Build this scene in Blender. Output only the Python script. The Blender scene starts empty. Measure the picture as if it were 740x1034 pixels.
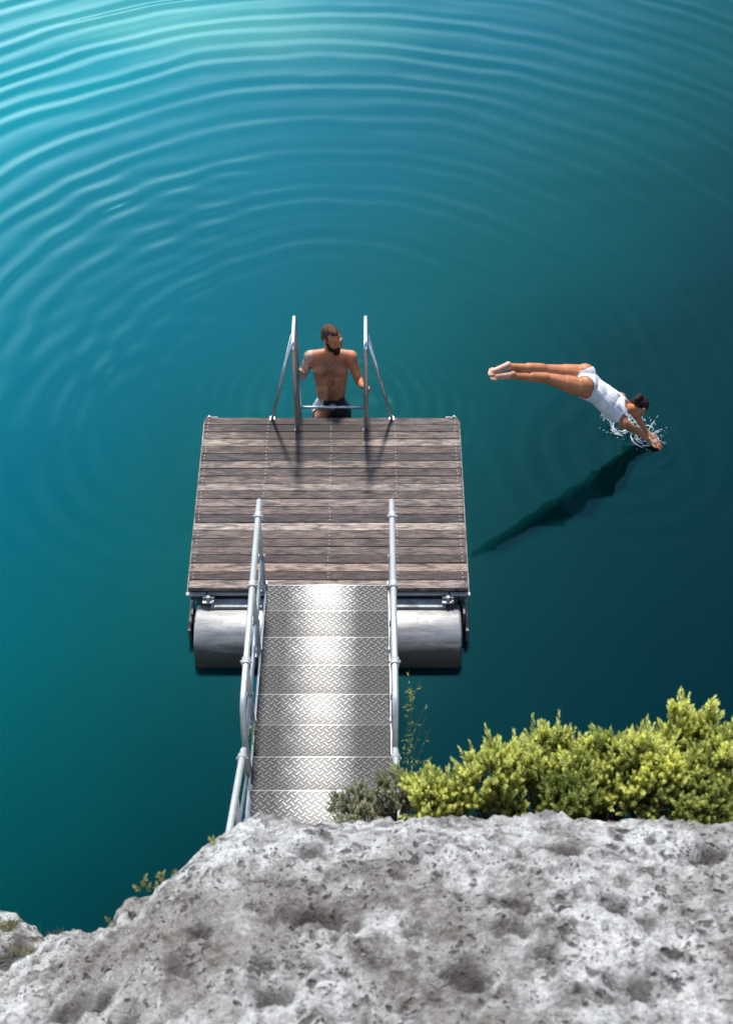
import bpy, bmesh, math, random
import numpy as np
from mathutils import Vector, Matrix, noise, Quaternion
from math import radians as R, pi, sin, cos

random.seed(7); rng = np.random.default_rng(7)
scene = bpy.context.scene
col = scene.collection

# ------------------------------------------------------------------ camera
CAMZ = 10.27; F = 1436.0; PITCH = R(50.3); CP = cos(PITCH); SP = sin(PITCH)
def at(px, py, y=None, z=None, Z=None):
    """world point that the photograph shows at (px, py), at a given y, height or distance"""
    v = (py - 517) / F; dy = CP - v * SP; dd = SP + v * CP
    if y is not None: Z = y / dy
    elif z is not None: Z = (CAMZ - z) / dd
    return Vector(((px - 370) / F * Z, Z * dy, CAMZ - Z * dd))

cam_d = bpy.data.cameras.new('camera'); cam = bpy.data.objects.new('camera', cam_d); col.objects.link(cam)
cam.location = (0, 0, CAMZ); cam.rotation_euler = (pi / 2 - PITCH, 0, 0)
cam_d.sensor_fit = 'VERTICAL'; cam_d.sensor_height = 36; cam_d.sensor_width = 36; cam_d.lens = 50
cam_d.clip_start = .05; cam_d.clip_end = 3000
cam_d.dof.use_dof = True; cam_d.dof.focus_distance = 12.9; cam_d.dof.aperture_fstop = 3.6
scene.camera = cam

# ------------------------------------------------------------------ light
SUN_EL, SUN_AZ = R(53), R(-2.5)          # azimuth measured from +Y (away from camera) towards +X
world = bpy.data.worlds.new('World'); scene.world = world; world.use_nodes = True
wn = world.node_tree.nodes; wl = world.node_tree.links
bg = wn['Background']; sky = wn.new('ShaderNodeTexSky'); sky.sky_type = 'NISHITA'; sky.sun_disc = False
sky.sun_elevation = SUN_EL; sky.sun_rotation = SUN_AZ
sky.air_density = 1.0; sky.dust_density = .4; sky.ozone_density = 3.0
def _m(op, a, b=0., c=None):
    o = wn.new('ShaderNodeMath'); o.operation = op
    for i, x in enumerate((a, b)):
        if hasattr(x, 'is_linked'): wl.new(x, o.inputs[i])
        else: o.inputs[i].default_value = x
    return o.outputs[0]
def _r(x, a, b):
    o = wn.new('ShaderNodeMapRange'); o.interpolation_type = 'SMOOTHSTEP'; wl.new(x, o.inputs[0]); o.inputs[1].default_value = a; o.inputs[2].default_value = b; return o.outputs[0]
# bright cloud bank added low in the unseen left sky to brighten ripples
tc = wn.new('ShaderNodeTexCoord'); sp = wn.new('ShaderNodeSeparateXYZ'); wl.new(tc.outputs['Generated'], sp.inputs[0])
nzc = wn.new('ShaderNodeTexNoise'); nzc.inputs['Scale'].default_value = 2.6; nzc.inputs['Detail'].default_value = 5; wl.new(tc.outputs['Generated'], nzc.inputs['Vector'])
ele = _m('ADD', sp.outputs[2], _m('MULTIPLY', _m('SUBTRACT', nzc.outputs['Fac'], .5), .35))
low = _m('SUBTRACT', 1., _r(ele, .40, .72)); side = _m('SUBTRACT', 1., _r(sp.outputs[0], -.32, .30))
cm = _m('MULTIPLY', _m('MULTIPLY', low, side), _r(sp.outputs[1], .0, .4))
mxc = wn.new('ShaderNodeMixRGB'); wl.new(cm, mxc.inputs[0]); wl.new(sky.outputs[0], mxc.inputs[1]); mxc.inputs[2].default_value = (20, 22, 23, 1)
wl.new(mxc.outputs[0], bg.inputs[0]); bg.inputs[1].default_value = .12
sd = bpy.data.lights.new('sun', 'SUN'); so = bpy.data.objects.new('sun', sd); col.objects.link(so)
sd.energy = 4.0; sd.angle = R(4.5); sd.color = (1, .95, .88)
sv = Vector((sin(SUN_AZ) * cos(SUN_EL), cos(SUN_AZ) * cos(SUN_EL), sin(SUN_EL)))
so.rotation_euler = sv.to_track_quat('Z', 'Y').to_euler(); so.location = (-8, 12, 20)
scene.view_settings.view_transform = 'Standard'; scene.view_settings.look = 'None'
scene.view_settings.gamma = 1; scene.view_settings.exposure = .45

# ------------------------------------------------------------------ materials
def mat(name, base=(.5, .5, .5), rough=.5, metal=0., **kw):
    m = bpy.data.materials.new(name); m.use_nodes = True
    b = m.node_tree.nodes['Principled BSDF']
    b.inputs['Base Color'].default_value = (*base, 1); b.inputs['Roughness'].default_value = rough
    b.inputs['Metallic'].default_value = metal
    for k, v in kw.items(): b.inputs[k.replace('_', ' ')].default_value = v
    return m
class NT:
    def __init__(s, m): s.t = m.node_tree; s.b = s.t.nodes['Principled BSDF']
    def n(s, typ, **kw):
        o = s.t.nodes.new('ShaderNode' + typ)
        for k, v in kw.items(): setattr(o, k, v)
        return o
    def l(s, a, b): s.t.links.new(a, b)
    def coord(s, kind='Object', scale=(1, 1, 1)):
        c = s.n('TexCoord'); m = s.n('Mapping'); m.inputs['Scale'].default_value = scale
        s.l(c.outputs[kind], m.inputs[0]); return m.outputs[0]
    def noise(s, vec, scale, detail=6, rough=.6, dist=0.):
        o = s.n('TexNoise'); o.inputs['Scale'].default_value = scale; o.inputs['Detail'].default_value = detail
        o.inputs['Roughness'].default_value = rough; o.inputs['Distortion'].default_value = dist
        s.l(vec, o.inputs['Vector']); return o.outputs['Fac']
    def ramp(s, fac, stops, interp='LINEAR'):
        o = s.n('ValToRGB'); r = o.color_ramp; r.interpolation = interp
        while len(r.elements) < len(stops): r.elements.new(.5)
        for e, (p, c) in zip(r.elements, stops):
            e.position = p; e.color = (*c, 1) if isinstance(c, tuple) else (c, c, c, 1)
        s.l(fac, o.inputs[0]); return o.outputs[0]
    def mix(s, fac, a, b, mode='MIX'):
        o = s.n('MixRGB', blend_type=mode)
        for i, x in ((0, fac), (1, a), (2, b)):
            if hasattr(x, 'is_linked'): s.l(x, o.inputs[i])
            else: o.inputs[i].default_value = x if i == 0 else (*x, 1)
        return o.outputs[0]
    def math(s, op, a, b=0.):
        o = s.n('Math', operation=op)
        for i, x in ((0, a), (1, b)):
            if hasattr(x, 'is_linked'): s.l(x, o.inputs[i])
            else: o.inputs[i].default_value = x
        return o.outputs[0]
    def mrange(s, x, a, b, c=0., d=1.):
        o = s.n('MapRange', interpolation_type='SMOOTHSTEP'); s.l(x, o.inputs[0])
        for i, q in enumerate((a, b, c, d)): o.inputs[i + 1].default_value = q
        return o.outputs[0]
    def bump(s, h, strength=.3, dist=.01):
        o = s.n('Bump'); o.inputs['Strength'].default_value = strength; o.inputs['Distance'].default_value = dist
        s.l(h, o.inputs['Height']); s.l(o.outputs[0], s.b.inputs['Normal']); return o

# weathered wood: the board's own tone comes from the object's colour
def wood():
    m = mat('weathered_wood', rough=.75); k = NT(m)
    oi = k.n('ObjectInfo'); c = k.n('TexCoord')
    off = k.n('VectorMath', operation='ADD'); sc = k.n('VectorMath', operation='SCALE')
    comb = k.n('CombineXYZ'); k.l(oi.outputs['Random'], comb.inputs[0]); k.l(oi.outputs['Random'], comb.inputs[1])
    k.l(comb.outputs[0], sc.inputs[0]); sc.inputs['Scale'].default_value = 37
    k.l(c.outputs['Object'], off.inputs[0]); k.l(sc.outputs[0], off.inputs[1])
    def mp(s):
        q = k.n('Mapping'); q.inputs['Scale'].default_value = s; k.l(off.outputs[0], q.inputs[0]); return q.outputs[0]
    grain = k.noise(mp((2.6, 40, 20)), 2.2, 8, .68, .5)
    fine = k.noise(mp((6, 190, 60)), 2, 5, .7)
    blot = k.noise(mp((1.7, 8, 3)), 2.8, 7, .72, .8)
    wv = k.n('TexVoronoi'); wv.inputs['Scale'].default_value = 1; k.l(mp((2.3, 11, 1)), wv.inputs['Vector'])
    knot = k.ramp(wv.outputs['Distance'], [(0, .0), (.06, .25), (.13, 1.)])
    a = k.mix(k.ramp(grain, [(.33, 0.), (.66, 1.)]), (.16, .15, .15), (1.38, 1.36, 1.34))
    a = k.mix(.85, a, k.ramp(fine, [(.34, .32), (.52, 1.05), (.7, 1.35)]), 'MULTIPLY')
    a = k.mix(1., a, k.ramp(blot, [(.38, (.30, .30, .35)), (.5, (1., .97, .95)), (.66, (1.5, 1.4, 1.32))]), 'MULTIPLY')
    a = k.mix(.75, a, knot, 'MULTIPLY')
    gp = k.n('NewGeometry'); dd = k.n('VectorMath', operation='DISTANCE'); sq = k.n('VectorMath', operation='MULTIPLY'); k.l(gp.outputs['Position'], sq.inputs[0]); sq.inputs[1].default_value = (1, 2.2, 0)
    k.l(sq.outputs[0], dd.inputs[0]); dd.inputs[1].default_value = (-.55, 9.15 * 2.2, 0)
    wet = k.mrange(k.math('ADD', dd.outputs['Value'], k.math('MULTIPLY', k.math('SUBTRACT', blot, .5), 1.2)), .25, 1.0, .8, 0.)   # water dripped from swimmers
    a = k.mix(wet, a, (.25, .22, .22))
    k.l(k.mix(1., oi.outputs['Color'], a, 'MULTIPLY'), k.b.inputs['Base Color'])
    k.bump(k.math('ADD', grain, k.math('MULTIPLY', fine, .5)), .7, .006)
    k.l(k.ramp(blot, [(.3, .7), (.7, .95)]), k.b.inputs['Roughness'])
    return m
WOOD = wood()
SCREW = mat('screw_steel', (.50, .47, .44), .65, .0)

def galv(name, base, rough, metal, spots=.5):
    m = mat(name, base, rough, metal); k = NT(m)
    v = k.coord('Object'); n1 = k.noise(v, 9, 7, .7); n2 = k.noise(v, 60, 5, .6)
    d = tuple(x * spots for x in base)
    c = k.mix(k.ramp(n1, [(.38, 0.), (.62, 1.)]), d, base)
    c = k.mix(k.ramp(n2, [(.62, 0.), (.74, .6)]), c, (.16, .12, .09))
    k.l(c, k.b.inputs['Base Color']); k.l(k.ramp(n1, [(.3, rough + .15), (.7, rough - .08)]), k.b.inputs['Roughness'])
    k.bump(n2, .2, .002); return m
GALV = galv('galvanised_steel', (.62, .64, .64), .42, .55, .72)
GALVB = galv('bright_galvanised_steel', (.46, .48, .49), .6, .25, .55)
DARKM = galv('dirty_steel', (.16, .155, .15), .6, .4, .5)
INOX = mat('stainless_tube', (.72, .74, .76), .22, .9)
def pont():
    m = mat('pontoon_steel', (.6, .6, .6), .3, .85); k = NT(m)
    v = k.coord('Object', (.8, 5, 5)); n = k.noise(v, 3, 7, .7, .3); v2 = k.coord('Object'); n2 = k.noise(v2, 14, 6, .65)
    g = k.n('SeparateXYZ'); c = k.n('TexCoord'); k.l(c.outputs['Object'], g.inputs[0])
    zz = k.math('ADD', g.outputs[2], k.math('MULTIPLY', n, .12))
    scum = k.mrange(zz, .23, .33, .93, 0.)                # algae band left by the water, round the waterline
    a = k.mix(k.ramp(n, [(.35, 0.), (.65, 1.)]), (.27, .265, .26), (.52, .51, .50))
    a = k.mix(k.ramp(n2, [(.55, 0.), (.75, .55)]), a, (.2, .17, .14))
    a = k.mix(scum, a, (.035, .035, .028))
    k.l(a, k.b.inputs['Base Color'])
    k.l(k.math('MULTIPLY', k.math('SUBTRACT', 1., scum), .8), k.b.inputs['Metallic'])
    k.l(k.ramp(n2, [(.3, .42), (.7, .62)]), k.b.inputs['Roughness']); k.bump(n, .15, .004)
    return m
PONT = pont()
def tread_mat():
    m = mat('tread_plate', (.6, .6, .6), .35, .7); k = NT(m)
    c = k.n('TexCoord'); g = k.n('SeparateXYZ'); k.l(c.outputs['Object'], g.inputs[0])
    v = k.coord('Object'); n = k.noise(v, 5, 7, .7); n2 = k.noise(v, 35, 6, .7)
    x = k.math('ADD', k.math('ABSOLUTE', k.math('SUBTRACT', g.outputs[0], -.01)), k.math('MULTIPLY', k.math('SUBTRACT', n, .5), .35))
    glint = k.mrange(x, .04, .36, 1., 0.)                  # sun glint on the trodden middle, painted into the colour
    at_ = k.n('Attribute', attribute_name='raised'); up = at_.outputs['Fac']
    base = k.mix(glint, (.020, .020, .022), (.15, .15, .15))
    top = k.mix(glint, (.17, .17, .175), (.62, .62, .62))
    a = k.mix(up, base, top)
    a = k.mix(k.ramp(n2, [(.5, 0.), (.72, .5)]), a, (.12, .11, .1))
    near_dark = k.mrange(k.math('ADD', g.outputs[1], k.math('MULTIPLY', n, .16)), -.25, -.05, .85, 0.)    # darker towards the foot of the next step
    a = k.mix(near_dark, a, (.07, .068, .065))
    oi = k.n('ObjectInfo'); a = k.mix(1., a, oi.outputs['Color'], 'MULTIPLY')
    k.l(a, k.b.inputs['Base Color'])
    k.l(k.mix(glint, (.60,) * 3, (.46,) * 3), k.b.inputs['Roughness']); k.bump(n2, .15, .002)
    k.b.inputs['Metallic'].default_value = .25
    return m
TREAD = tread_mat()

def rock_mat(name, tone=1.):
    m = mat(name, rough=.92); k = NT(m); v = k.coord('Object')
    n1 = k.noise(v, 1.6, 6, .6, .4); n2 = k.noise(v, 7, 10, .72, .3); n3 = k.noise(v, 34, 8, .7); n4 = k.noise(v, 120, 4, .6)
    n5 = k.noise(v, 3.6, 9, .7, .6)
    g = lambda a: tuple(x * tone for x in a)
    c = k.ramp(n2, [(.33, g((.07, .065, .06))), (.415, g((.27, .26, .25))), (.485, g((.58, .57, .56))), (.56, g((.86, .85, .84)))])
    lich = k.ramp(k.math('ADD', k.math('MULTIPLY', n5, .65), k.math('MULTIPLY', n3, .35)), [(.505, 0.), (.565, .95)])
    c = k.mix(lich, c, g((.90, .89, .88)))
    brown = k.ramp(k.math('ADD', k.math('MULTIPLY', n1, .6), k.math('MULTIPLY', n3, .4)), [(.47, 0.), (.57, .7)])
    c = k.mix(brown, c, g((.20, .165, .145)))
    c = k.mix(1., c, k.ramp(n3, [(.3, .6), (.47, 1.1), (.7, 1.3)]), 'MULTIPLY')
    c = k.mix(1., c, k.ramp(n4, [(.35, .85), (.6, 1.15)]), 'MULTIPLY')
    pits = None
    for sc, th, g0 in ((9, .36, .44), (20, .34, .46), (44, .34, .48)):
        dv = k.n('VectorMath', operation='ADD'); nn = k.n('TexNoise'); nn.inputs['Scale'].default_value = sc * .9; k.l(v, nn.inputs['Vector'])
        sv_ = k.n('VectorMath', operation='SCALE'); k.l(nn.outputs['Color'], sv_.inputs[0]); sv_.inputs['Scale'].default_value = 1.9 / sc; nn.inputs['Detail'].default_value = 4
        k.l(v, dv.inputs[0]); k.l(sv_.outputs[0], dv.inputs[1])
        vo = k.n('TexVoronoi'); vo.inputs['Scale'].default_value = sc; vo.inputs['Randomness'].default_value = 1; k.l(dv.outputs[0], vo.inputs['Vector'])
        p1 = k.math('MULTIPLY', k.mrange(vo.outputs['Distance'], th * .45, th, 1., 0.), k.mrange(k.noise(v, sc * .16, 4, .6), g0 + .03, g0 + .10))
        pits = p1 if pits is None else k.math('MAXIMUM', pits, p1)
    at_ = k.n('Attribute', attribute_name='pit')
    c = k.mix(k.math('MULTIPLY', k.math('MAXIMUM', at_.outputs['Fac'], pits), .80), c, g((.085, .072, .068)))   # hollows are darker than the rest
    k.l(c, k.b.inputs['Base Color'])
    h = k.math('ADD', k.math('MULTIPLY', n2, 1.), k.math('ADD', k.math('MULTIPLY', n3, .45), k.math('MULTIPLY', n4, .12)))
    h = k.math('SUBTRACT', h, k.math('MULTIPLY', pits, .55)); k.bump(h, 1., .085); k.b.inputs['Specular IOR Level'].default_value = .25
    return m
ROCK = rock_mat('limestone_rock', .86)

def skin_mat(name, base, tattoo=False, hairy=False):
    m = mat(name, base, .5); k = NT(m); v = k.coord('Object')
    n = k.noise(v, 9, 5, .6)
    c = k.mix(k.ramp(n, [(.35, 0.), (.68, 1.)]), tuple(x * .74 for x in base), tuple(min(1, x * 1.16) for x in base))
    if tattoo:
        t = k.noise(v, 26, 4, .65, 1.6)
        c = k.mix(k.ramp(t, [(.47, 0.), (.53, .78)]), c, (.10, .085, .09))
    if hairy:        # chest and belly hair, in the body's own coordinates
        q = k.coord('Object'); g = k.n('SeparateXYZ'); k.l(q, g.inputs[0]); x = k.math('ABSOLUTE', g.outputs[0]); z = g.outputs[2]
        h = k.noise(k.coord('Object', (1, 1, .5)), 55, 4, .7, 1.)
        chest = k.math('MULTIPLY', k.mrange(x, .03, .14, 1., 0.), k.math('MULTIPLY', k.mrange(z, .90, .98), k.mrange(z, 1.08, 1.13, 1., 0.)))
        line = k.math('MULTIPLY', k.mrange(x, .012, .06, 1., 0.), k.mrange(z, .92, 1.0, 1., 0.))
        front = k.mrange(g.outputs[1], .08, .12, 1., 0.)
        f = k.math('MULTIPLY', k.math('MULTIPLY', k.math('MAXIMUM', chest, line), front), k.ramp(h, [(.35, .15), (.6, .8)]))
        c = k.mix(f, c, (.07, .035, .022))
    k.l(c, k.b.inputs['Base Color']); k.b.inputs['Subsurface Weight'].default_value = .06
    k.b.inputs['Subsurface Radius'].default_value = (.02, .008, .004)
    k.l(k.ramp(n, [(.3, .42), (.7, .6)]), k.b.inputs['Roughness']); return m
SKIN_M = skin_mat('tanned_skin', (.52, .20, .095), False, True); SKIN_T = skin_mat('tattooed_skin', (.62, .38, .29), True)
SKIN_W = skin_mat('diver_skin', (.52, .20, .085)); SOLE = skin_mat('sole_skin', (.66, .36, .25))  # diver's own tanned skin tone, paler soles
def hair_mat(name, base):
    m = mat(name, base, .6); k = NT(m); n = k.noise(k.coord('Object', (1, 1, .3)), 90, 4, .6)
    k.l(k.mix(k.ramp(n, [(.35, 0.), (.65, 1.)]), tuple(x * .45 for x in base), tuple(x * 1.7 for x in base)), k.b.inputs['Base Color'])
    k.b.inputs['Specular IOR Level'].default_value = .15; k.bump(n, .8, .006); return m
HAIR_M = hair_mat('brown_hair', (.07, .036, .02)); BEARD = hair_mat('dark_beard', (.022, .012, .008)); HAIR_W = hair_mat('dark_wet_hair', (.022, .012, .012))
def cloth_mat(name, base):
    m = mat(name, base, .75); k = NT(m); v = k.coord('Object'); n = k.noise(v, 14, 4, .5, .8)
    k.l(k.mix(k.ramp(n, [(.35, 0.), (.65, 1.)]), tuple(x * .8 for x in base), base), k.b.inputs['Base Color']); k.bump(n, .5, .02); return m
def _s(m): m.node_tree.nodes['Bump'].inputs['Strength'].default_value = .15; return m
SUIT = cloth_mat('white_lycra', (.86, .86, .88)); _s(SUIT); SHORTS = cloth_mat('dark_swim_fabric', (.02, .022, .03)); SHORTP = cloth_mat('pale_grey_swim_fabric', (.42, .45, .5))
EYEW = mat('eye_white', (.25, .22, .2), .7); EYED = mat('iris_dark', (.02, .015, .01), .2); LIP = mat('lip_skin', (.4, .13, .09), .5)
SPLASH = mat('splash_water', (.86, .95, .97), .12); SPLASH.node_tree.nodes['Principled BSDF'].inputs['Transmission Weight'].default_value = .45
SPLASH.node_tree.nodes['Principled BSDF'].inputs['IOR'].default_value = 1.33

def leaf_mat(name, dark, light, trans=.42):
    m = mat(name, rough=.5); k = NT(m); a = k.n('Attribute', attribute_name='young')
    n = k.noise(k.coord('Object'), 30, 3, .6)
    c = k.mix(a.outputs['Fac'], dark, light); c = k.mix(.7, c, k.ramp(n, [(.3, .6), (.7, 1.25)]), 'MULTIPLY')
    k.l(c, k.b.inputs['Base Color'])
    tr = k.n('BsdfTranslucent'); k.l(c, tr.inputs[0]); mx = k.n('MixShader'); mx.inputs[0].default_value = trans
    out = k.t.nodes['Material Output']; k.l(k.b.outputs[0], mx.inputs[1]); k.l(tr.outputs[0], mx.inputs[2]); k.l(mx.outputs[0], out.inputs[0])
    return m
LEAF = leaf_mat('shrub_leaf', (.06, .125, .008), (.90, .91, .30)); LEAFG = leaf_mat('grey_dry_leaf', (.16, .18, .08), (.75, .72, .52))
LEAFY = leaf_mat('yellow_green_leaf', (.14, .15, .03), (.55, .52, .16)); GRASS = leaf_mat('grass_blade', (.09, .10, .03), (.42, .34, .14))
STEM = mat('woody_stem', (.13, .09, .06), .8)

# ------------------------------------------------------------------ object helpers
def link(o, parent=None):
    col.objects.link(o)
    if parent is not None: o.parent = parent
    return o
def empty(name, loc, label, cat, group=None):
    o = link(bpy.data.objects.new(name, None)); o.location = loc; o.empty_display_size = .1
    o['label'] = label; o['category'] = cat
    if group: o['group'] = group
    bpy.context.view_layer.update() if False else None
    return o
def finish(name, bm, m, parent=None, smooth=False, origin=None, recalc=True):
    me = bpy.data.meshes.new(name)
    if recalc: bmesh.ops.recalc_face_normals(bm, faces=bm.faces)
    off = Vector(origin) if origin is not None else (parent_world(parent) if parent is not None else Vector((0, 0, 0)))
    bmesh.ops.translate(bm, verts=bm.verts, vec=-off)
    bm.to_mesh(me); bm.free()
    for x in (m if isinstance(m, (list, tuple)) else [m]): me.materials.append(x)
    if smooth:
        me.polygons.foreach_set('use_smooth', [True] * len(me.polygons))
        if smooth == 'auto': 
            try: me.set_sharp_from_angle(angle=R(35))
            except Exception: pass
    o = link(bpy.data.objects.new(name, me), parent)
    if origin is not None: o.location = off - (parent_world(parent) if parent is not None else Vector((0, 0, 0)))
    return o
def parent_world(p):
    v = Vector((0, 0, 0))
    while p is not None: v += p.location; p = p.parent
    return v
def box(bm, lo, hi, bevel=0., mi=0):
    c = (Vector(lo) + Vector(hi)) / 2; s = Vector(hi) - Vector(lo)
    g = bmesh.ops.create_cube(bm, size=1, matrix=Matrix.Translation(c) @ Matrix.Diagonal((*s, 1)))
    fs = set(f for v in g['verts'] for f in v.link_faces)
    for f in fs: f.material_index = mi
    if bevel:
        es = list(set(e for v in g['verts'] for e in v.link_edges))
        bmesh.ops.bevel(bm, geom=es, offset=bevel, segments=2, affect='EDGES', profile=.7)
def obox(bm, c, ax, half, mi=0):
    """box with its own axes: centre, 3x3 axes, half sizes"""
    M = Matrix.Translation(c) @ Matrix((ax[0], ax[1], ax[2])).transposed().to_4x4() @ Matrix.Diagonal((half[0] * 2, half[1] * 2, half[2] * 2, 1))
    g = bmesh.ops.create_cube(bm, size=1, matrix=M)
    for f in set(f for v in g['verts'] for f in v.link_faces): f.material_index = mi
def smooth_path(pts, rad=.12, n=6):
    P = [Vector(p) for p in pts]; out = [P[0]]
    for i in range(1, len(P) - 1):
        a, b, c = P[i - 1], P[i], P[i + 1]
        r = min(rad, (a - b).length * .49, (c - b).length * .49)
        p0 = b + (a - b).normalized() * r; p1 = b + (c - b).normalized() * r
        for k in range(n + 1):
            t = k / n; out.append(p0 * (1 - t) ** 2 + b * 2 * t * (1 - t) + p1 * t * t)
    out.append(P[-1]); return out
def tube(bm, pts, r, n=14, cap=True, mi=0):
    """round tube along pts; r number or list"""
    P = [Vector(p) for p in pts]; rs = r if isinstance(r, (list, tuple)) else [r] * len(P)
    rings = []; up = None
    for i, p in enumerate(P):
        d = (P[min(i + 1, len(P) - 1)] - P[max(i - 1, 0)]).normalized()
        if up is None: up = d.orthogonal().normalized()
        else: up = (up - d * up.dot(d)).normalized()
        s = d.cross(up)
        rings.append([bm.verts.new(p + (up * cos(2 * pi * k / n) + s * sin(2 * pi * k / n)) * rs[i]) for k in range(n)])
    for a, b in zip(rings, rings[1:]):
        for k in range(n):
            f = bm.faces.new((a[k], a[(k + 1) % n], b[(k + 1) % n], b[k])); f.material_index = mi
    if cap:
        for rg, rev in ((rings[0], True), (rings[-1], False)):
            f = bm.faces.new(rg[::-1] if rev else rg); f.material_index = mi
def mk(name, m, parent, fn, smooth=False, origin=None):
    bm = bmesh.new(); fn(bm); return finish(name, bm, m, parent, smooth, origin)

# ------------------------------------------------------------------ floating dock
DX = -.33; Y0 = 7.30; Y1 = 9.32; DZ = .45; HW = 1.20
dock = empty('floating_dock', (DX, (Y0 + Y1) / 2, 0), 'square floating swimming dock with weathered grey brown boards on steel pontoons', 'dock')
NB = 22; bw = (Y1 - Y0) / NB
L_, M_, D_ = (.43, .335, .295), (.25, .185, .165), (.135, .098, .092)
tones = [L_, D_, (.46, .34, .28), D_, M_, (.2, .15, .135), M_, (.56, .46, .40), (.12, .098, .098), M_, (.36, .28, .25), (.19, .145, .13),
         (.42, .34, .30), (.25, .19, .17), (.18, .14, .13), (.33, .26, .225), (.12, .10, .10), (.2, .15, .135), (.5, .40, .34), (.30, .23, .20), (.19, .148, .135), (.24, .19, .17)]
for i in range(NB):
    ya = Y0 + i * bw; yb = ya + bw - .003; dz = rng.uniform(-.003, .003)
    e0 = rng.uniform(-.006, .006); e1 = rng.uniform(-.006, .006)
    bm = bmesh.new()
    seg = 24; rows = []
    # slightly uneven board: cross-section swept along x
    ph = rng.uniform(0, 6, 4)
    for j in range(seg + 1):
        t = j / seg; x = DX - HW + e0 + t * (2 * HW + e1 - e0)
        w = .0012 * sin(t * 9 + ph[0]); h = .0015 * sin(t * 5 + ph[1]) + dz
        cs = [(ya + w, DZ - .04 + dz), (ya + w, DZ - .004 + h), (ya + .004 + w, DZ + h), (yb - .004 - w, DZ + h + .001 * sin(ph[2])), (yb - w, DZ - .004 + h), (yb - w, DZ - .04 + dz)]
        rows.append([bm.verts.new((x, a, b)) for a, b in cs])
    for a, b in zip(rows, rows[1:]):
        for k_ in range(6): bm.faces.new((a[k_], a[(k_ + 1) % 6], b[(k_ + 1) % 6], b[k_]))
    bm.faces.new(rows[0]); bm.faces.new(rows[-1][::-1])
    for cx in (-1.165, -.60, 0, .60, 1.165):
        for q in (.28, .72):
            c = Vector((DX + cx + rng.uniform(-.006, .006), ya + bw * q + rng.uniform(-.004, .004), DZ + dz + .0015))
            g = bmesh.ops.create_cone(bm, cap_ends=True, segments=8, radius1=.0058, radius2=.0045, depth=.003, matrix=Matrix.Translation(c))
            for f in set(f for v in g['verts'] for f in v.link_faces): f.material_index = 1
    bd = finish('deck_board', bm, [WOOD, SCREW], dock, origin=(DX, ya, DZ))
    tn = tones[i]; bd.color = (tn[0] * .72, tn[1] * .76, tn[2] * .77, 1)
# sub-frame
for sx in (-1, 1):
    mk('side_beam', DARKM, dock, lambda bm: (box(bm, (DX + sx * 1.165 - .03, Y0 + .02, DZ - .20), (DX + sx * 1.165 + .03, Y1 - .02, DZ - .045), .004)))
    mk('edge_trim', DARKM, dock, lambda bm: (box(bm, (DX + sx * 1.212 - .006, Y0 + .0, DZ - .10), (DX + sx * 1.212 + .006, Y1 + .0, DZ - .052), .002)))
    def bracket(bm):
        x0 = DX + sx * 1.05; x1 = DX + sx * 1.222
        box(bm, (min(x0, x1), Y0 - .035, DZ - .062), (max(x0, x1), Y0 - .002, DZ - .052))
        box(bm, (min(x0, x1), Y0 - .012, DZ - .1), (max(x0, x1), Y0 - .003, DZ - .0625))
        xc = DX + sx * 1.03
        box(bm, (xc - .05, Y0 - .09, DZ - .105), (xc + .05, Y0 - .02, DZ - .09), .003)
        tube(bm, [(xc, Y0 - .055, DZ - .12), (xc, Y0 - .055, DZ - .045)], .016, 8)
        tube(bm, [(xc - .045, Y0 - .045, DZ - .072), (xc + .05, Y0 - .045, DZ - .072)], .009, 8)
        tube(bm, [(xc + .04, Y0 - .075, DZ - .12), (xc + .04, Y0 - .075, DZ - .078)], .009, 6)
    mk('corner_bracket', GALVB, dock, bracket)
    mk('pontoon_strap', DARKM, dock, lambda bm: (box(bm, (DX + sx * 1.17 - .008, Y0 - .16, -.05), (DX + sx * 1.17 + .008, Y0 - .06, DZ - .15)), box(bm, (DX + sx * 1.20 - .012, Y0 - .24, -.02), (DX + sx * 1.20 + .012, Y0 + .1, .16))))
    mk('far_corner_plate', GALVB, dock, lambda bm: (box(bm, (DX + sx * 1.13 - .05, Y1 - .003, DZ - .08), (DX + sx * 1.13 + .05, Y1 + .006, DZ + .004), .001), tube(bm, [(DX + sx * 1.16, Y1 + .004, DZ - .02), (DX + sx * 1.16, Y1 + .004, DZ + .015)], .012, 8)))
for x in (-.6, 0, .6):
    mk('joist', DARKM, dock, lambda bm: box(bm, (DX + x - .025, Y0 + .03, DZ - .16), (DX + x + .025, Y1 - .03, DZ - .045)))
mk('end_angle', GALV, dock, lambda bm: (box(bm, (DX - 1.04, Y0 - .012, DZ - .09), (DX + 1.04, Y0 + .012, DZ - .060), .002)))
mk('cross_channel', GALVB, dock, lambda bm: (box(bm, (DX - 1.01, Y0 - .10, DZ - .13), (DX + 1.01, Y0 - .025, DZ - .122), .002), box(bm, (DX - 1.01, Y0 - .108, DZ - .185), (DX + 1.01, Y0 - .1, DZ - .122), .002)))
mk('under_beam', DARKM, dock, lambda bm: (box(bm, (DX - 1.12, Y0 - .02, DZ - .30), (DX + 1.12, Y0 + .05, DZ - .14), .004)))
mk('far_beam', DARKM, dock, lambda bm: (box(bm, (DX - 1.12, Y1 - .08, DZ - .20), (DX + 1.12, Y1 - .03, DZ - .047), .004)))
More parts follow.
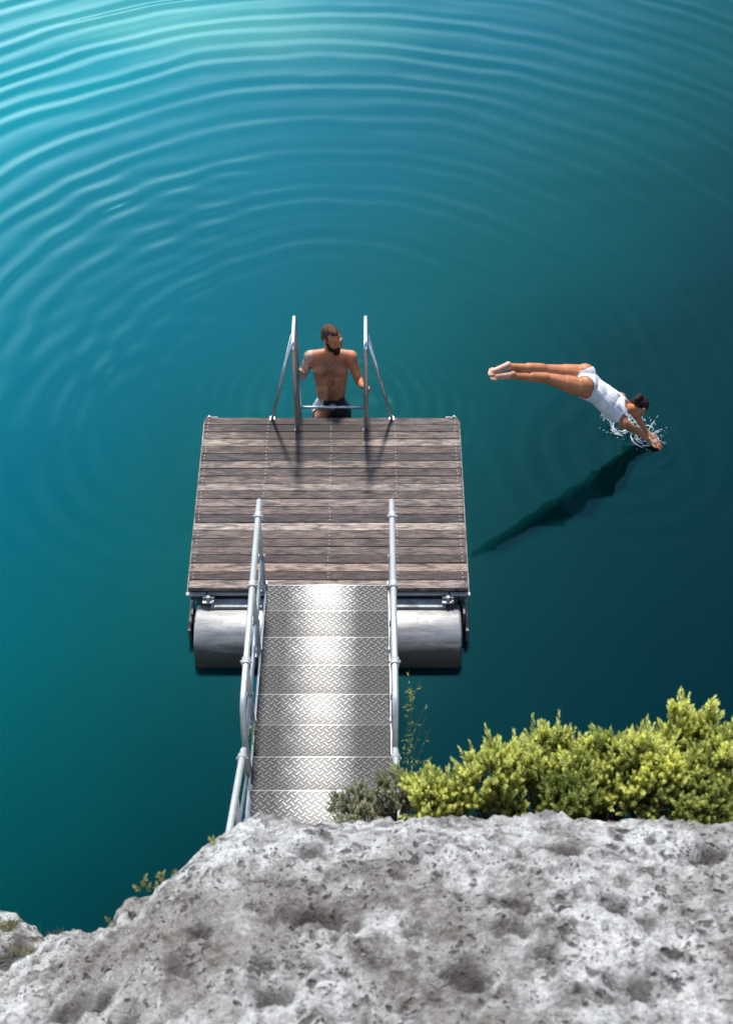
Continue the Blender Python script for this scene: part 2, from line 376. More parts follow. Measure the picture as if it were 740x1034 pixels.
def pontoon(yc):
    bm = bmesh.new(); prof = [(-1.145, .0), (-1.145, .262), (-1.135, .285), (-1.115, .297), (-.40, .300), (-.38, .303), (-.36, .3), (.36, .3), (.38, .303), (.40, .3), (1.115, .297), (1.135, .285), (1.145, .262), (1.145, .0)]
    rings = []; n = 64
    for x, r in prof:
        if r == 0: rings.append([bm.verts.new((DX + x, yc, .02))])
        else: rings.append([bm.verts.new((DX + x, yc + r * cos(2 * pi * k / n), .02 + r * sin(2 * pi * k / n))) for k in range(n)])
    for a, b in zip(rings, rings[1:]):
        for k in range(n):
            k2 = (k + 1) % n
            bm.faces.new([v for v in (a[k % len(a)], a[k2 % len(a)] if len(a) > 1 else None, b[k2 % len(b)], b[k] if len(b) > 1 else None) if v is not None])
    return finish('pontoon', bm, PONT, dock, 'auto')
pontoon(Y0 - .22); pontoon(Y1 - .45)

# ------------------------------------------------------------------ boarding ladder
LX = -.327; LH = .3215; LYF = 9.155; LYB = 9.55; LZT = 1.54
lad = empty('boarding_ladder', (LX, 9.3, DZ), 'stainless steel boarding ladder with two tall hooped rails at the far edge of the dock', 'ladder')
for sx in (-1, 1):
    x = LX + sx * LH
    mk('rail', INOX, lad, lambda bm: tube(bm, smooth_path([(x, LYF, DZ + .002), (x, LYF, LZT), (x, LYB, LZT + .005), (x, LYB, -.9)], .06, 7), .0215, 16), True)
    mk('foot_plate', DARKM, lad, lambda bm: (tube(bm, [(x, LYF, DZ + .002), (x, LYF, DZ + .009)], .032, 18)), 'auto')
    xb = LX + sx * .567
    mk('brace', INOX, lad, lambda bm: tube(bm, [(x + sx * .012, 9.31, LZT - .015), (xb, 9.30, DZ + .004)], .0155, 14), True)
    mk('brace_foot', GALV, lad, lambda bm: (box(bm, (xb - .024, 9.28, DZ + .0035), (xb + .024, 9.325, DZ + .008), .001), box(bm, (xb - .012, 9.285, DZ + .01), (xb + .012, 9.315, DZ + .035), .003)))
for z in (.35, .06, -.24, -.54):
    mk('rung', INOX, lad, lambda bm: (tube(bm, [(LX - LH, LYB, z), (LX + LH, LYB, z)], .015, 12)), True)
mk('rung_hinge', INOX, lad, lambda bm: (tube(bm, [(LX - .035, LYB, .352), (LX + .035, LYB, .352)], .024, 12), tube(bm, [(LX, LYB - .035, .352), (LX, LYB + .03, .352)], .016, 10)), 'auto')

# ------------------------------------------------------------------ gangway
GX = -.335; GW = .515
gang = empty('gangway', (GX, 7.3, DZ), 'stepped metal gangway with diamond plate treads and grey tube handrails', 'gangway')
def tread_mesh(name, yf, z, depth, parent, seed):
    """plate from yf (far nosing) towards the camera, raised lozenges in a basket weave"""
    bm = bmesh.new(); lay = bm.verts.layers.float.new('raised')
    x0, x1 = GX - GW, GX + GW
    box(bm, (x0, yf - depth, z - .006), (x1, yf, z))
    box(bm, (x0, yf - .006, z - .055), (x1, yf + .0055, z + .004))
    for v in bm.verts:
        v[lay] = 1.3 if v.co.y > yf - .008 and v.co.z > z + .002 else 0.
    q_ = .041; e1 = Vector((1, 1, 0)).normalized(); e2 = Vector((-1, 1, 0)).normalized(); o_ = Vector((GX, yf - .02, z))
    for i in range(-40, 41):
        for j in range(-40, 41):
            c = o_ + (e1 * i + e2 * j) * q_
            if not (x0 + .012 < c.x < x1 - .012 and yf - depth + .012 < c.y < yf - .014): continue
            a, b = (e1, e2) if (i + j) % 2 == 0 else (e2, e1)
            hl, hwid = .0268, .0056
            up3 = Vector((0, 0, .005))
            base = [c + a * hl, c + a * hl * .72 + b * hwid, c - a * hl * .72 + b * hwid, c - a * hl, c - a * hl * .72 - b * hwid, c + a * hl * .72 - b * hwid]
            top = [c + (q - c) * .8 + up3 for q in base]
            if any(abs(q.x - GX) > GW - .002 for q in base): continue
            vb = [bm.verts.new(q) for q in base]; vt = [bm.verts.new(q) for q in top]
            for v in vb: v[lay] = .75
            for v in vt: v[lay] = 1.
            for k in range(6): bm.faces.new((vb[k], vb[(k + 1) % 6], vt[(k + 1) % 6], vt[k]))
            bm.faces.new(vt)
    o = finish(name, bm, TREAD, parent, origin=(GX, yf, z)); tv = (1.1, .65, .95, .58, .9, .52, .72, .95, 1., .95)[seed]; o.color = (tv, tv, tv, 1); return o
TD = .32; TR = .0704
for k in range(7):
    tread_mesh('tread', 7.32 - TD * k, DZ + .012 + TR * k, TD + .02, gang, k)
def incline(bm, x0, x1, ya, za, yb, zb, h):
    vs = [bm.verts.new(p) for p in ((x0, ya, za), (x1, ya, za), (x1, yb, zb), (x0, yb, zb), (x0, ya, za - h), (x1, ya, za - h), (x1, yb, zb - h), (x0, yb, zb - h))]
    for f in ((0, 1, 2, 3), (7, 6, 5, 4), (0, 4, 5, 1), (1, 5, 6, 2), (2, 6, 7, 3), (3, 7, 4, 0)): bm.faces.new([vs[i] for i in f])
for sx in (-1, 1):
    xa = GX + sx * (GW + .012)
    mk('stringer', GALV, gang, lambda bm: incline(bm, xa - .008, xa + .008, 7.30, DZ + .0, 5.10, DZ + .49, .13))
POST = [(7.32, .46, .85, 1.40), (6.55, .60, 1.0, 1.50), (5.78, .76, 1.14, 1.60)]
for sx in (-1, 1):
    x = GX + sx * .541
    hr = mk('handrail', GALV, gang, lambda bm: tube(bm, smooth_path([(x, 7.50, 1.38), (x, 5.36, 1.655), (x, 5.27, 1.30), (x, 5.30, .86)], .2, 8), .0235, 16), True, origin=(x, 6.5, 1.5))
    mk('mid_rail', GALV, gang, lambda bm: tube(bm, [(x, 7.36, .842), (x, 6.55, 1.0), (x, 5.40, 1.21)], .017, 12), True)
    for (y, zb, zm, zt) in POST:
        mk('post', GALV, gang, lambda bm: tube(bm, [(x, y, zb - .1), (x, y, zt)], .02, 14), True)
        mk('clamp', GALVB, hr, lambda bm: (tube(bm, [(x, y + .03, zt - .004), (x, y - .03, zt + .004)], .034, 14), tube(bm, [(x, y, zt - .07), (x, y, zt)], .031, 14), tube(bm, [(x - .042, y, zt), (x + .042, y, zt)], .010, 8)), 'auto')
        mk('clamp', GALVB, gang, lambda bm: (tube(bm, [(x, y + .028, zm - .003), (x, y - .028, zm + .003)], .028, 12), tube(bm, [(x, y, zm - .04), (x, y, zm + .04)], .027, 12)), 'auto')
        mk('post_base', GALV, gang, lambda bm: (tube(bm, [(x, y, zb - .03), (x, y, zb + .05)], .028, 12), box(bm, (x - .03, y - .04, zb - .03), (x + .03, y + .04, zb - .02))), 'auto')

# landing platform fixed to the cliff
land = empty('landing_platform', (GX, 4.7, 1.0), 'diamond plate landing at the top of the gangway, half hidden by the cliff rock', 'platform')
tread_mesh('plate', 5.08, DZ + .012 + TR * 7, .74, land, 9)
mk('frame', GALV, land, lambda bm: (box(bm, (GX - .53, 4.35, .84), (GX - .50, 5.07, .94)), box(bm, (GX + .50, 4.35, .84), (GX + .53, 5.07, .94)), box(bm, (GX - .5, 4.98, .84), (GX + .5, 5.03, .93))))
for sx in (-1, 1):
    mk('support_strut', DARKM, land, lambda bm: tube(bm, [(GX + sx * .5, 4.95, .86), (GX + sx * .5, 4.25, -.3)], .03, 10), True)
    x = GX + sx * .541
    hr = mk('handrail', GALV, land, lambda bm: tube(bm, smooth_path([(x, 5.20, .96), (x, 5.215, 1.36), (x, 4.13, 2.04), (x, 3.7, 2.33)], .1, 6), .0235, 14), True)
    mk('clamp', GALVB, hr, lambda bm: (tube(bm, [(x, 5.10, 1.425), (x, 5.05, 1.456)], .034, 12), tube(bm, [(x - .04, 5.07, 1.44), (x + .04, 5.07, 1.44)], .01, 8)), 'auto')
    mk('mid_rail', GALV, land, lambda bm: tube(bm, [(x, 5.18, 1.0), (x, 4.1, 1.66), (x, 3.8, 1.84)], .012, 10), True)
    mk('post', GALV, land, lambda bm: tube(bm, [(x + .012 * sx, 4.62, .85), (x, 4.62, 1.72)], .02, 12), True)
    mk('inner_rail', GALV, land, lambda bm: (tube(bm, [(x - sx * .02, 5.15, .90), (x - sx * .02, 4.88, .98), (x - sx * .035, 4.72, 1.10), (x - sx * .05, 4.1, 1.5)], .021, 12), tube(bm, [(x - sx * .032, 4.78, 1.055), (x - sx * .034, 4.74, 1.09)], .035, 12)), 'auto')

# ------------------------------------------------------------------ water
def water():
    def axis(lo, hi, step, far):
        a = list(np.arange(lo, hi + 1e-6, step)); s = step; x = a[-1]
        while x < far: s *= 1.35; x += s; a.append(x)
        s = step; x = a[0]; pre = []
        while x > -far: s *= 1.35; x -= s; pre.append(x)
        return np.array(pre[::-1] + a)
    xs = axis(-6.0, 5.6, .036, 900); ys = axis(5.0, 18.6, .036, 900)
    X, Y = np.meshgrid(xs, ys); nx, ny = len(xs), len(ys)
    # value noise for warping
    def vn(x, y, sc, seed):
        g = np.random.default_rng(seed).uniform(-1, 1, (256, 256)); u = x * sc + 500.3; v = y * sc + 500.7
        i = np.floor(u).astype(int); j = np.floor(v).astype(int); fu = u - i; fv = v - j
        fu = fu * fu * (3 - 2 * fu); fv = fv * fv * (3 - 2 * fv); i %= 256; j %= 256; i1 = (i + 1) % 256; j1 = (j + 1) % 256
        return (g[i, j] * (1 - fu) + g[i1, j] * fu) * (1 - fv) + (g[i, j1] * (1 - fu) + g[i1, j1] * fu) * fv
    ss = lambda a, b, x: (lambda t: t * t * (3 - 2 * t))(np.clip((x - a) / (b - a), 0, 1))
    cx, cy = -.33, 9.9
    dx, dy = X - cx, Y - cy; r = np.hypot(dx, dy); ang = np.arctan2(dx, dy)       # 0 = straight away from the camera
    wr = r + .085 * vn(X, Y, .7, 1) + .035 * vn(X, Y, 2.0, 2)
    dirw = 1 - ss(1.25, 2.2, np.abs(ang + .15))
    lefty = .84 + .28 * np.clip(-ang * 1.6 - .1, -1, 1) - .22 * np.exp(-((ang - .1) / .22) ** 2)
    arc = lambda k, seed: .5 + .5 * vn(ang * 3.2 + k, r * .8, 1., seed)            # broken arcs
    H = np.zeros_like(X)
    far = (.28 * ss(1.2, 2.6, r) + .20 * ss(2.6, 4.4, r) + .50 * ss(3.8, 6.4, r)) * (1 - ss(9, 13, r)); fb = np.sin(2 * pi * wr / .335 + .8 * vn(X, Y, .5, 9))
    H += .0070 * far * dirw * lefty * (.30 + arc(0, 3)) * fb
    H += .0036 * far * dirw * arc(5, 4) * np.sin(2 * pi * wr / .235)
    H += .0016 * ss(1.2, 2.6, r) * (1 - ss(4.5, 6, r)) * dirw * (.3 + arc(8, 12)) * np.sin(2 * pi * wr / .24)
    H += .0024 * ss(2.4, 3.1, r) * (1 - ss(3.8, 4.6, r)) * ss(-2.3, -1.7, ang) * (1 - ss(-.9, -.5, ang)) * np.sin(2 * pi * wr / .36)
    H += .0013 * ss(.25, .5, r) * (1 - ss(.9, 1.9, r)) * (.4 + arc(3, 5)) * np.sin(2 * pi * (wr + .03 * vn(X, Y, 4, 6)) / .17)
    H += .0008 * (1 - ss(.6, 1.2, r)) * vn(X, Y, 9, 7)
    H += .0012 * (1 - ss(1.5, 3.2, r)) * vn(X, Y, 4, 8)
    r2_ = np.hypot(X + 1.75, Y - 9.5); H += .0020 * ss(.5, 1.4, r2_) * (1 - ss(3.0, 5.5, r2_)) * (1 - ss(-1.9, -.9, X)) * ss(7.2, 8.6, Y) * (.3 + .7 * np.clip(.5 + vn(X, Y, .8, 31), 0, 1)) * np.sin(2 * pi * (r2_ + .05 * vn(X, Y, 1.1, 32)) / .31)
    # diver: rings around the hands
    for (ex, ey, A, lam, rr) in ((2.74, 9.36, .0022, .115, .5), (2.5, 9.3, .0016, .30, 1.6)):
        q = np.hypot(X - ex, Y - ey); H += A * ss(.02, .15, q) * (1 - ss(rr * .5, rr, q)) * np.sin(2 * pi * (q + .02 * vn(X, Y, 3, 11)) / lam)
    up = ss(8.5, 12, Y)
    H += .0030 * up * (vn(X * .5, Y * 1.2, 1.6, 21)) + .0016 * up * vn(X * .6, Y, 4.2, 22) + .0008 * vn(X, Y, .9, 23) + .0003 * vn(X, Y, 3., 24)
    edge = ss(-6, -5.2, X) * (1 - ss(5, 5.6, X)) * ss(5, 5.6, Y) * (1 - ss(17.9, 18.6, Y)); H *= edge
    co = np.stack([X.ravel(), Y.ravel(), H.ravel()], 1)
    idx = np.arange(nx * ny).reshape(ny, nx)
    q = np.stack([idx[:-1, :-1], idx[:-1, 1:], idx[1:, 1:], idx[1:, :-1]], -1).reshape(-1, 4)
    me = bpy.data.meshes.new('water'); me.vertices.add(len(co)); me.vertices.foreach_set('co', co.ravel())
    me.loops.add(q.size); me.loops.foreach_set('vertex_index', q.ravel()); me.polygons.add(len(q))
    me.polygons.foreach_set('loop_start', np.arange(0, q.size, 4)); me.polygons.foreach_set('loop_total', np.full(len(q), 4))
    me.update(calc_edges=True); me.polygons.foreach_set('use_smooth', [True] * len(q))
    m = mat('lake_water', (.0, .05, .06), .05); k = NT(m)
    g = k.n('SeparateXYZ'); c = k.n('TexCoord'); k.l(c.outputs['Object'], g.inputs[0])
    x, y = g.outputs[0], g.outputs[1]
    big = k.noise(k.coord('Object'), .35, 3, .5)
    # sky's bright reflection painted into the base colour far left, dark to the right
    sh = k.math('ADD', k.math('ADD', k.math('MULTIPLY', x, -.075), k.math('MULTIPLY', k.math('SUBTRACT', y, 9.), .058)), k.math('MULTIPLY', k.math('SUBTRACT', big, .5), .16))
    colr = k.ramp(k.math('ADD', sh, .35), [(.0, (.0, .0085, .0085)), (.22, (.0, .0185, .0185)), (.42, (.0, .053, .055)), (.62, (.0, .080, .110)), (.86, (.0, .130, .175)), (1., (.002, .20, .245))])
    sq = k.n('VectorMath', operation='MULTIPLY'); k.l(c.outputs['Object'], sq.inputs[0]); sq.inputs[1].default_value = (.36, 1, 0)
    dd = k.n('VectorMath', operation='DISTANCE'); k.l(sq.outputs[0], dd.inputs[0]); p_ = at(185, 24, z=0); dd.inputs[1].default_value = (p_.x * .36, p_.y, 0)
    sky_streak = k.mrange(k.math('ADD', dd.outputs['Value'], k.math('MULTIPLY', k.math('SUBTRACT', big, .5), 1.6)), -.1, 1.3, .45, 0.)   # pale streak of sky reflection painted into the water colour
    colr = k.mix(sky_streak, colr, (.13, .40, .34))
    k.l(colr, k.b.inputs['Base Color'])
    k.b.inputs['IOR'].default_value = 1.33; k.b.inputs['Specular Tint'].default_value = (.10, .86, 1, 1); k.b.inputs['Specular IOR Level'].default_value = .8
    n = k.noise(k.coord('Object', (1, 1.4, 1)), 5, 4, .55); n2 = k.noise(k.coord('Object'), 22, 3, .5)
    k.bump(k.math('ADD', n, k.math('MULTIPLY', n2, .12)), .05, .010)
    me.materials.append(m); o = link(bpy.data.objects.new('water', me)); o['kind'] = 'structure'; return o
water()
def shore():
    # unseen wooded rim, added and shaped to darken the ripples' reflection towards the right
    bm = bmesh.new(); rings = []
    for i in range(181):
        a = R(-100 + 200 * i / 180); rad = 42 + 4 * noise.noise(Vector((a * 3, 0, 0))); hgt = 9 + 5 * sin(a) + 3 * noise.noise(Vector((a * 9, 3, 0))) + 1.6 * noise.noise(Vector((a * 40, 9, 0)))
        rings.append([bm.verts.new((sin(a) * (rad + o), cos(a) * (rad + o), z)) for o, z in ((-2, -1), (0, hgt * .35), (2, hgt * .8), (5, hgt), (30, hgt * 1.05), (34, -1))])
    for p, q in zip(rings, rings[1:]):
        for k in range(5): bm.faces.new((p[k], q[k], q[k + 1], p[k + 1]))
    m = mat('unseen_rim', (.05, .07, .04), .9); k = NT(m); k.l(k.ramp(k.noise(k.coord('Object'), .6, 6, .7), [(.35, (.02, .035, .015)), (.6, (.09, .12, .06))]), k.b.inputs['Base Color'])
    o = finish('unseen_shore', bm, m, None, False); o['kind'] = 'structure'
shore()

# ------------------------------------------------------------------ cliff
CREST = [(-900, 1175), (-200, 1045), (0, 979), (12, 967), (50, 944), (70, 936), (95, 934), (114, 930), (121, 908), (130, 899), (148, 899), (160, 888), (175, 879), (200, 862), (225, 847), (240, 838), (254, 830), (275, 829), (300, 831), (340, 834), (380, 832),
         (400, 828), (430, 825), (470, 825), (500, 821), (530, 822), (560, 822), (590, 829), (620, 829), (650, 825), (690, 825), (715, 831), (740, 834), (900, 838), (1600, 870)]
def nz(p, s, o=0): return noise.noise(Vector(p) * s + Vector((o, o * 1.7, o * .3)))
def fbm(p, s, n=5, o=0, g=.5):
    a = 1; t = 0
    for i in range(n): t += a * nz(p, s, o + i * 7.3); a *= g; s *= 2.03
    return t
def cliff():
    hp = [(313, 932, .075), (352, 918, .05), (335, 940, .04), (58, 982, .10), (95, 975, .05), (176, 970, .05), (150, 905, .03), (272, 890, .05), (290, 900, .035), (355, 950, .045), (268, 982, .05), (275, 1010, .06), (120, 1015, .05), (415, 960, .03),
          (720, 862, .07), (700, 868, .04), (520, 935, .035), (545, 990, .05), (570, 870, .03), (640, 950, .05), (470, 1005, .06), (205, 935, .035), (235, 905, .03), (640, 1010, .05)]
    HOLL = [(q.x, q.y, h) for q, h in ((at(a, b, Z=6.0 - (b - 830) * .0065), h) for a, b, h in hp)]
    Zc = 6.0
    xs = list(np.arange(-4.6, -1.75, .07)) + list(np.arange(-1.75, 1.75, .0125)) + list(np.arange(1.75, 4.6, .07))
    cpx = np.array([c[0] for c in CREST]); cpy = np.array([c[1] for c in CREST])
    bm = bmesh.new(); lay = bm.verts.layers.float.new('pit'); rows = []
    for x in xs:
        px = 370 + F * x / Zc; py = float(np.interp(px, cpx, cpy)) + 3; v = (py - 517) / F
        yc = Zc * (CP - v * SP); zc = CAMZ - Zc * (SP + v * CP); k = yc / (CAMZ - zc)
        pys = float(np.mean(np.interp(px + np.linspace(-90, 90, 13), cpx, cpy))) + 3; vs = (pys - 517) / F
        ys_ = Zc * (CP - vs * SP); zs_ = CAMZ - Zc * (SP + vs * CP)
        pr = [(-8, 9.0), (-3, 8.8), (-.4, 8.5), (.35, 7.95), (.8, 7.1), (ys_ - 1.25, zs_ + 1.0), (ys_ - .75, zs_ + .62), (ys_ - .35, zs_ + .31), (yc * .6 + ys_ * .4 - .13, zc * .6 + zs_ * .4 + .12), (yc, zc), (yc + .05, zc - .12),
              (k * .985 * (CAMZ - zc + .45), zc - .45), (k * .965 * 6.6, CAMZ - 6.6), (k * .94 * 7.6, CAMZ - 7.6), (k * .92 * 9, CAMZ - 9), (k * .9 * 10.27, 0), (k * .88 * 12.3, -2)]
        if ys_ - 1.25 < .85: pr = [q for i, q in enumerate(pr) if i != 4]
        cnt = [6, 8, 6, 8] + ([10] if len(pr) == 17 else []) + [40, 40, 30, 18, 10, 8, 14, 20, 16, 14, 10, 6][-(len(pr) - 1 - 4 - (1 if len(pr) == 17 else 0)):]
        pts = []
        for (a, b), n in zip(zip(pr, pr[1:]), cnt):
            for i in range(n): t = i / n; pts.append((a[0] + (b[0] - a[0]) * t, a[1] + (b[1] - a[1]) * t))
        pts.append(pr[-1]); rows.append((x, pts))
    n = min(len(p) for _, p in rows); grid = []
    for x, pts in rows:
        if len(pts) > n:      # drop from the start, all far behind the frame
            pts = pts[len(pts) - n:]
        P = np.array(pts); S = P.copy()
        for _ in range(3): S[1:-1] = (S[:-2] + 2 * S[1:-1] + S[2:]) / 4
        r_ = []
        for i in range(n):
            j0, j1 = max(i - 1, 0), min(i + 1, n - 1); t = S[j1] - S[j0]; t /= (np.hypot(*t) + 1e-9)
            nrm = Vector((0, -t[1], t[0])); nrm = nrm if nrm.z + nrm.y > 0 else -nrm
            p = Vector((x, S[i][0], S[i][1]))
            d = .045 * fbm(p, 1.1, 3, 3) + .042 * fbm(p, 4.6, 5, 11, .62) + .022 * fbm(p, 15, 3, 19, .6)
            q = p + Vector((.03 * nz(p, 6, 5), .03 * nz(p, 6, 9), 0))
            w = noise.voronoi(q * 3.3)[0]; pit = 0.
            sel = nz(p, .9, 31) + .22
            hole = max(0, 1 - w[0] / .34) * max(0, min(1, sel * 4))
            w2 = noise.voronoi(q * 11 + Vector((9, 2, 4)))[0]; hole2 = max(0, 1 - w2[0] / .45) * max(0, min(1, (nz(p, 1.7, 47) + .3) * 5))
            hole = hole * hole * (3 - 2 * hole); hole2 = hole2 * hole2 * (3 - 2 * hole2)
            d -= .065 * hole + .030 * hole2
            d += .010 * abs(fbm(p, 13, 3, 77))
            d *= 1 - .45 * math.exp(-((S[i][0] - yc) / .12) ** 2)
            for hx, hy, hr in HOLL:
                e = ((p.x - hx) ** 2 + ((p.y - hy) * 1.25 + .3 * hr * nz(p, 18, 61)) ** 2) / (hr * (1 + .5 * nz(p, 14, 51))) ** 2
                if e < 4: d -= .065 * math.exp(-e) * min(1.3, hr / .05); hole = max(hole, min(1, 1.25 * math.exp(-e * 1.1)))
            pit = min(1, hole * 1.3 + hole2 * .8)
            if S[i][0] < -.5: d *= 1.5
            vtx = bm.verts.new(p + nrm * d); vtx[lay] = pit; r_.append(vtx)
        grid.append(r_)
    for a, b in zip(grid, grid[1:]):
        for i in range(n - 1): bm.faces.new((a[i], a[i + 1], b[i + 1], b[i]))
    o = finish('cliff', bm, ROCK, None, True); o['kind'] = 'structure'
cliff()
def ledge():
    c = at(-8, 1003, Z=7.6); bm = bmesh.new(); bmesh.ops.create_icosphere(bm, subdivisions=6, radius=1); lay = bm.verts.layers.float.new('pit')
    for v in bm.verts:
        p = v.co.copy(); p = Vector((p.x * .62, p.y * .42, p.z * .42 * (1 if p.z > 0 else 2.2)))
        p.x -= .12
        d = .10 * fbm(p, 2.2, 4, 3) + .03 * fbm(p, 9, 4, 8); v.co = c + p * (1 + d * 1.6)
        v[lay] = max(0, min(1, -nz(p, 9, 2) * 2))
    o = finish('rock_ledge', bm, ROCK, None, True); o['kind'] = 'structure'
ledge()

# ------------------------------------------------------------------ plants
class LeafMesh:
    def __init__(s): s.v = []; s.f = []; s.y = []; s.m = []
    def leaf(s, p, d, side, L, w, young, bend=0.):
        i = len(s.v); m = p + d * L * .5; nrm = d.cross(side)
        s.v += [p, m + side * w * .5 + nrm * w * .12, p + d * L + nrm * bend * L, m - side * w * .5 + nrm * w * .12]; s.f += [(i, i + 1, i + 2, i + 3)]; s.y += [young] * 4; s.m += [0]
    def stem(s, a, b, r):
        d = (b - a).normalized(); u = d.orthogonal().normalized(); w = d.cross(u); i = len(s.v)
        for p, rr in ((a, r), (b, r * .6)):
            for k in range(4): s.v.append(p + (u * cos(k * pi / 2) + w * sin(k * pi / 2)) * rr); s.y.append(0)
        for k in range(4): s.f.append((i + k, i + (k + 1) % 4, i + 4 + (k + 1) % 4, i + 4 + k)); s.m.append(1)
    def build(s, name, mats, parent):
        me = bpy.data.meshes.new(name); off = parent_world(parent)
        me.from_pydata([tuple(p - off) for p in s.v], [], s.f)
        a = me.attributes.new('young', 'FLOAT', 'POINT'); a.data.foreach_set('value', s.y)
        for m in mats: me.materials.append(m)
        me.polygons.foreach_set('material_index', s.m if len(mats) > 1 else [0] * len(s.m))
        return link(bpy.data.objects.new(name, me), parent)
rnd = random.Random(3)
def rv(): 
    return Vector((rnd.gauss(0, 1), rnd.gauss(0, 1), rnd.gauss(0, 1))).normalized()
def sprig(lm, base, d, L, n, leafL, leafW, vig):
    d = d.normalized(); u = d.orthogonal().normalized(); w = d.cross(u); ph = rnd.uniform(0, 6)
    lm.stem(base, base + d * L * .92, .0022)
    for i in range(n):
        t = i / (n - 1); a = ph + i * 2.4; rad = u * cos(a) + w * sin(a)
        p = base + d * L * (.12 + .86 * t)
        spread = 1.0 - .62 * t; dd = (d * (1 - .45 * spread) + rad * spread * .85 + rv() * .12).normalized()
        side = dd.cross(rad).normalized()
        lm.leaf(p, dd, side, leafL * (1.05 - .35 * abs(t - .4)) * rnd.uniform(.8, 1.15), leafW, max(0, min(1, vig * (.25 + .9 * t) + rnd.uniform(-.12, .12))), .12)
def shrub(px, py, Z, rpx, n, label, mats, leafL=.029, leafW=.0105, name='evergreen_shrub', spikes=(), vigm=1.5, tall=1., L0=.09, group='shrubs along the cliff edge'):
    c = at(px, py, Z=Z); r = rpx / F * Z; root = Vector((c.x, c.y - .22, c.z - r * 1.1 - .1))
    t = empty(name, root, label, 'shrub', group)
    lm = LeafMesh(); st = LeafMesh()
    # branchlets carry tufts of sprigs
    tufts = []; nt = max(6, n // 8)
    for i in range(nt):
        q = rv(); q = Vector((q.x, q.y * .9, abs(q.z) * 1.1 - .5 if rnd.random() < .85 else q.z * .6))
        s = rnd.uniform(.55, 1.02); tufts.append(c + Vector((q.x * r, q.y * r * .9, q.z * r * tall)) * s)
    for (sx, sy) in spikes:
        tufts += [at(sx, sy + 9, Z=Z - .05), at(sx, sy + 18, Z=Z - .03)]
    mid = c + Vector((0, 0, -r * .7))
    for tp in tufts:
        k1 = root.lerp(tp, .5) + Vector((0, .05, .0)) + rv() * .03
        st.stem(root, k1, .007); st.stem(k1, tp, .004)
        vig = rnd.uniform(.35, 1.05) * vigm
        # outer / upper tufts carry this year's pale growth
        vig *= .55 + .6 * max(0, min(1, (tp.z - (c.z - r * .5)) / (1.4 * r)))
        out = (tp - mid).normalized()
        for j in range(9):
            d = Vector((0, .0, .9)) + out * .45 + rv() * .55
            b = tp + rv() * .022
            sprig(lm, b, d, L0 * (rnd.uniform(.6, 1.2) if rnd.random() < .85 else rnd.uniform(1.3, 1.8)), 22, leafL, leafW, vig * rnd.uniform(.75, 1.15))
    lm.build('foliage', mats, t); st.build('stem', [STEM, STEM], t)
    return t
GM = [LEAF, STEM]; GD = [LEAFG, STEM]
shrub(368, 822, 6.9, 32, 400, 'greyish half dry low shrub leaning against the landing plate', GD, .02, .006, vigm=.9, L0=.06)
shrub(403, 800, 6.9, 26, 200, 'small dull green shrub at the foot of the right handrail', GD, .022, .006, vigm=.8, L0=.065)
shrub(440, 810, 6.8, 34, 420, 'low bright green shrub just right of the gangway handrail', GM)
shrub(505, 792, 6.75, 42, 520, 'rounded yellow green shrub, second bright one from the gangway', GM, spikes=((500, 757), (515, 756)))
shrub(553, 775, 6.9, 42, 520, 'taller green shrub in the middle of the cliff edge row, with a flat double top', GM, spikes=((548, 738), (566, 742)))
shrub(612, 785, 6.75, 48, 620, 'broad pale tipped shrub left of the tallest shrub', GM, spikes=((608, 742), (622, 745)))
shrub(655, 785, 6.65, 46, 560, 'dense pale tipped shrub directly in front of the tallest shrub', GM, spikes=((640, 742), (655, 750)))
shrub(697, 765, 6.8, 46, 600, 'tallest shrub of the cliff edge, with two upright sprays', GM, spikes=((680, 712), (690, 716), (704, 726), (716, 712), (690, 730)))
shrub(742, 780, 6.65, 50, 600, 'shrub cut by the right edge of the photo', GM, spikes=((735, 738), (748, 740)))
shrub(575, 815, 6.6, 30, 260, 'short dark green shrub tucked low against the pale rock crest', GM, vigm=.6)
shrub(708, 818, 6.5, 32, 280, 'short green shrub low by the right end of the rock crest', GM, vigm=.75)
def sprout(px, py, Z, n, H, label, mats, name='sprouting_plant', cat='plant', leafL=.02, leafW=.009, down=.10):
    base = at(px, py, Z=Z); t = empty(name, base, label, cat, 'small plants sprouting along the rock edge'); lm = LeafMesh()
    for i in range(n):
        d = Vector((rnd.uniform(-.6, .6), rnd.uniform(-.2, .6), 1)); sprig(lm, base + Vector((rnd.uniform(-.05, .05), rnd.uniform(-.02, .03), -.02)), d, H * rnd.uniform(.6, 1.1), 14, leafL, leafW, rnd.uniform(.6, 1.1))
    lm.build('foliage', mats, t); return t
GY = [LEAFY, STEM]
sprout(152, 896, 6.05, 5, .085, 'yellow green sprout on the rock edge, lowest left of the bright ones', GY)
sprout(166, 888, 6.05, 4, .05, 'tiny pale sprout right beside the lowest yellow green sprout', GY)
sprout(228, 856, 6.02, 9, .075, 'yellow green tuft on the rock beside the foot of the left handrail', GY)
sprout(118, 934, 6.05, 6, .05, 'pale straw coloured tuft in a notch of the rock on the left', [GRASS, STEM])
def grass(px, py, Z, n, H, label, spread=.1):
    base = at(px, py, Z=Z); t = empty('grass_tuft', base, label, 'grass tuft', 'grass tufts on the low left ledge'); lm = LeafMesh()
    for i in range(n):
        d = (Vector((rnd.gauss(0, .5), rnd.gauss(0, .4), 1))).normalized(); lm.leaf(base + Vector((rnd.gauss(0, spread), rnd.gauss(0, spread * .4), rnd.gauss(0, .01))), d, d.orthogonal().normalized(), H * rnd.uniform(.4, 1.1), .004, rnd.random(), rnd.uniform(-.3, .3))
    lm.build('blades', [GRASS], t)
grass(10, 938, 7.35, 150, .08, 'tawny grass tuft on top of the low ledge at the left edge', .035)
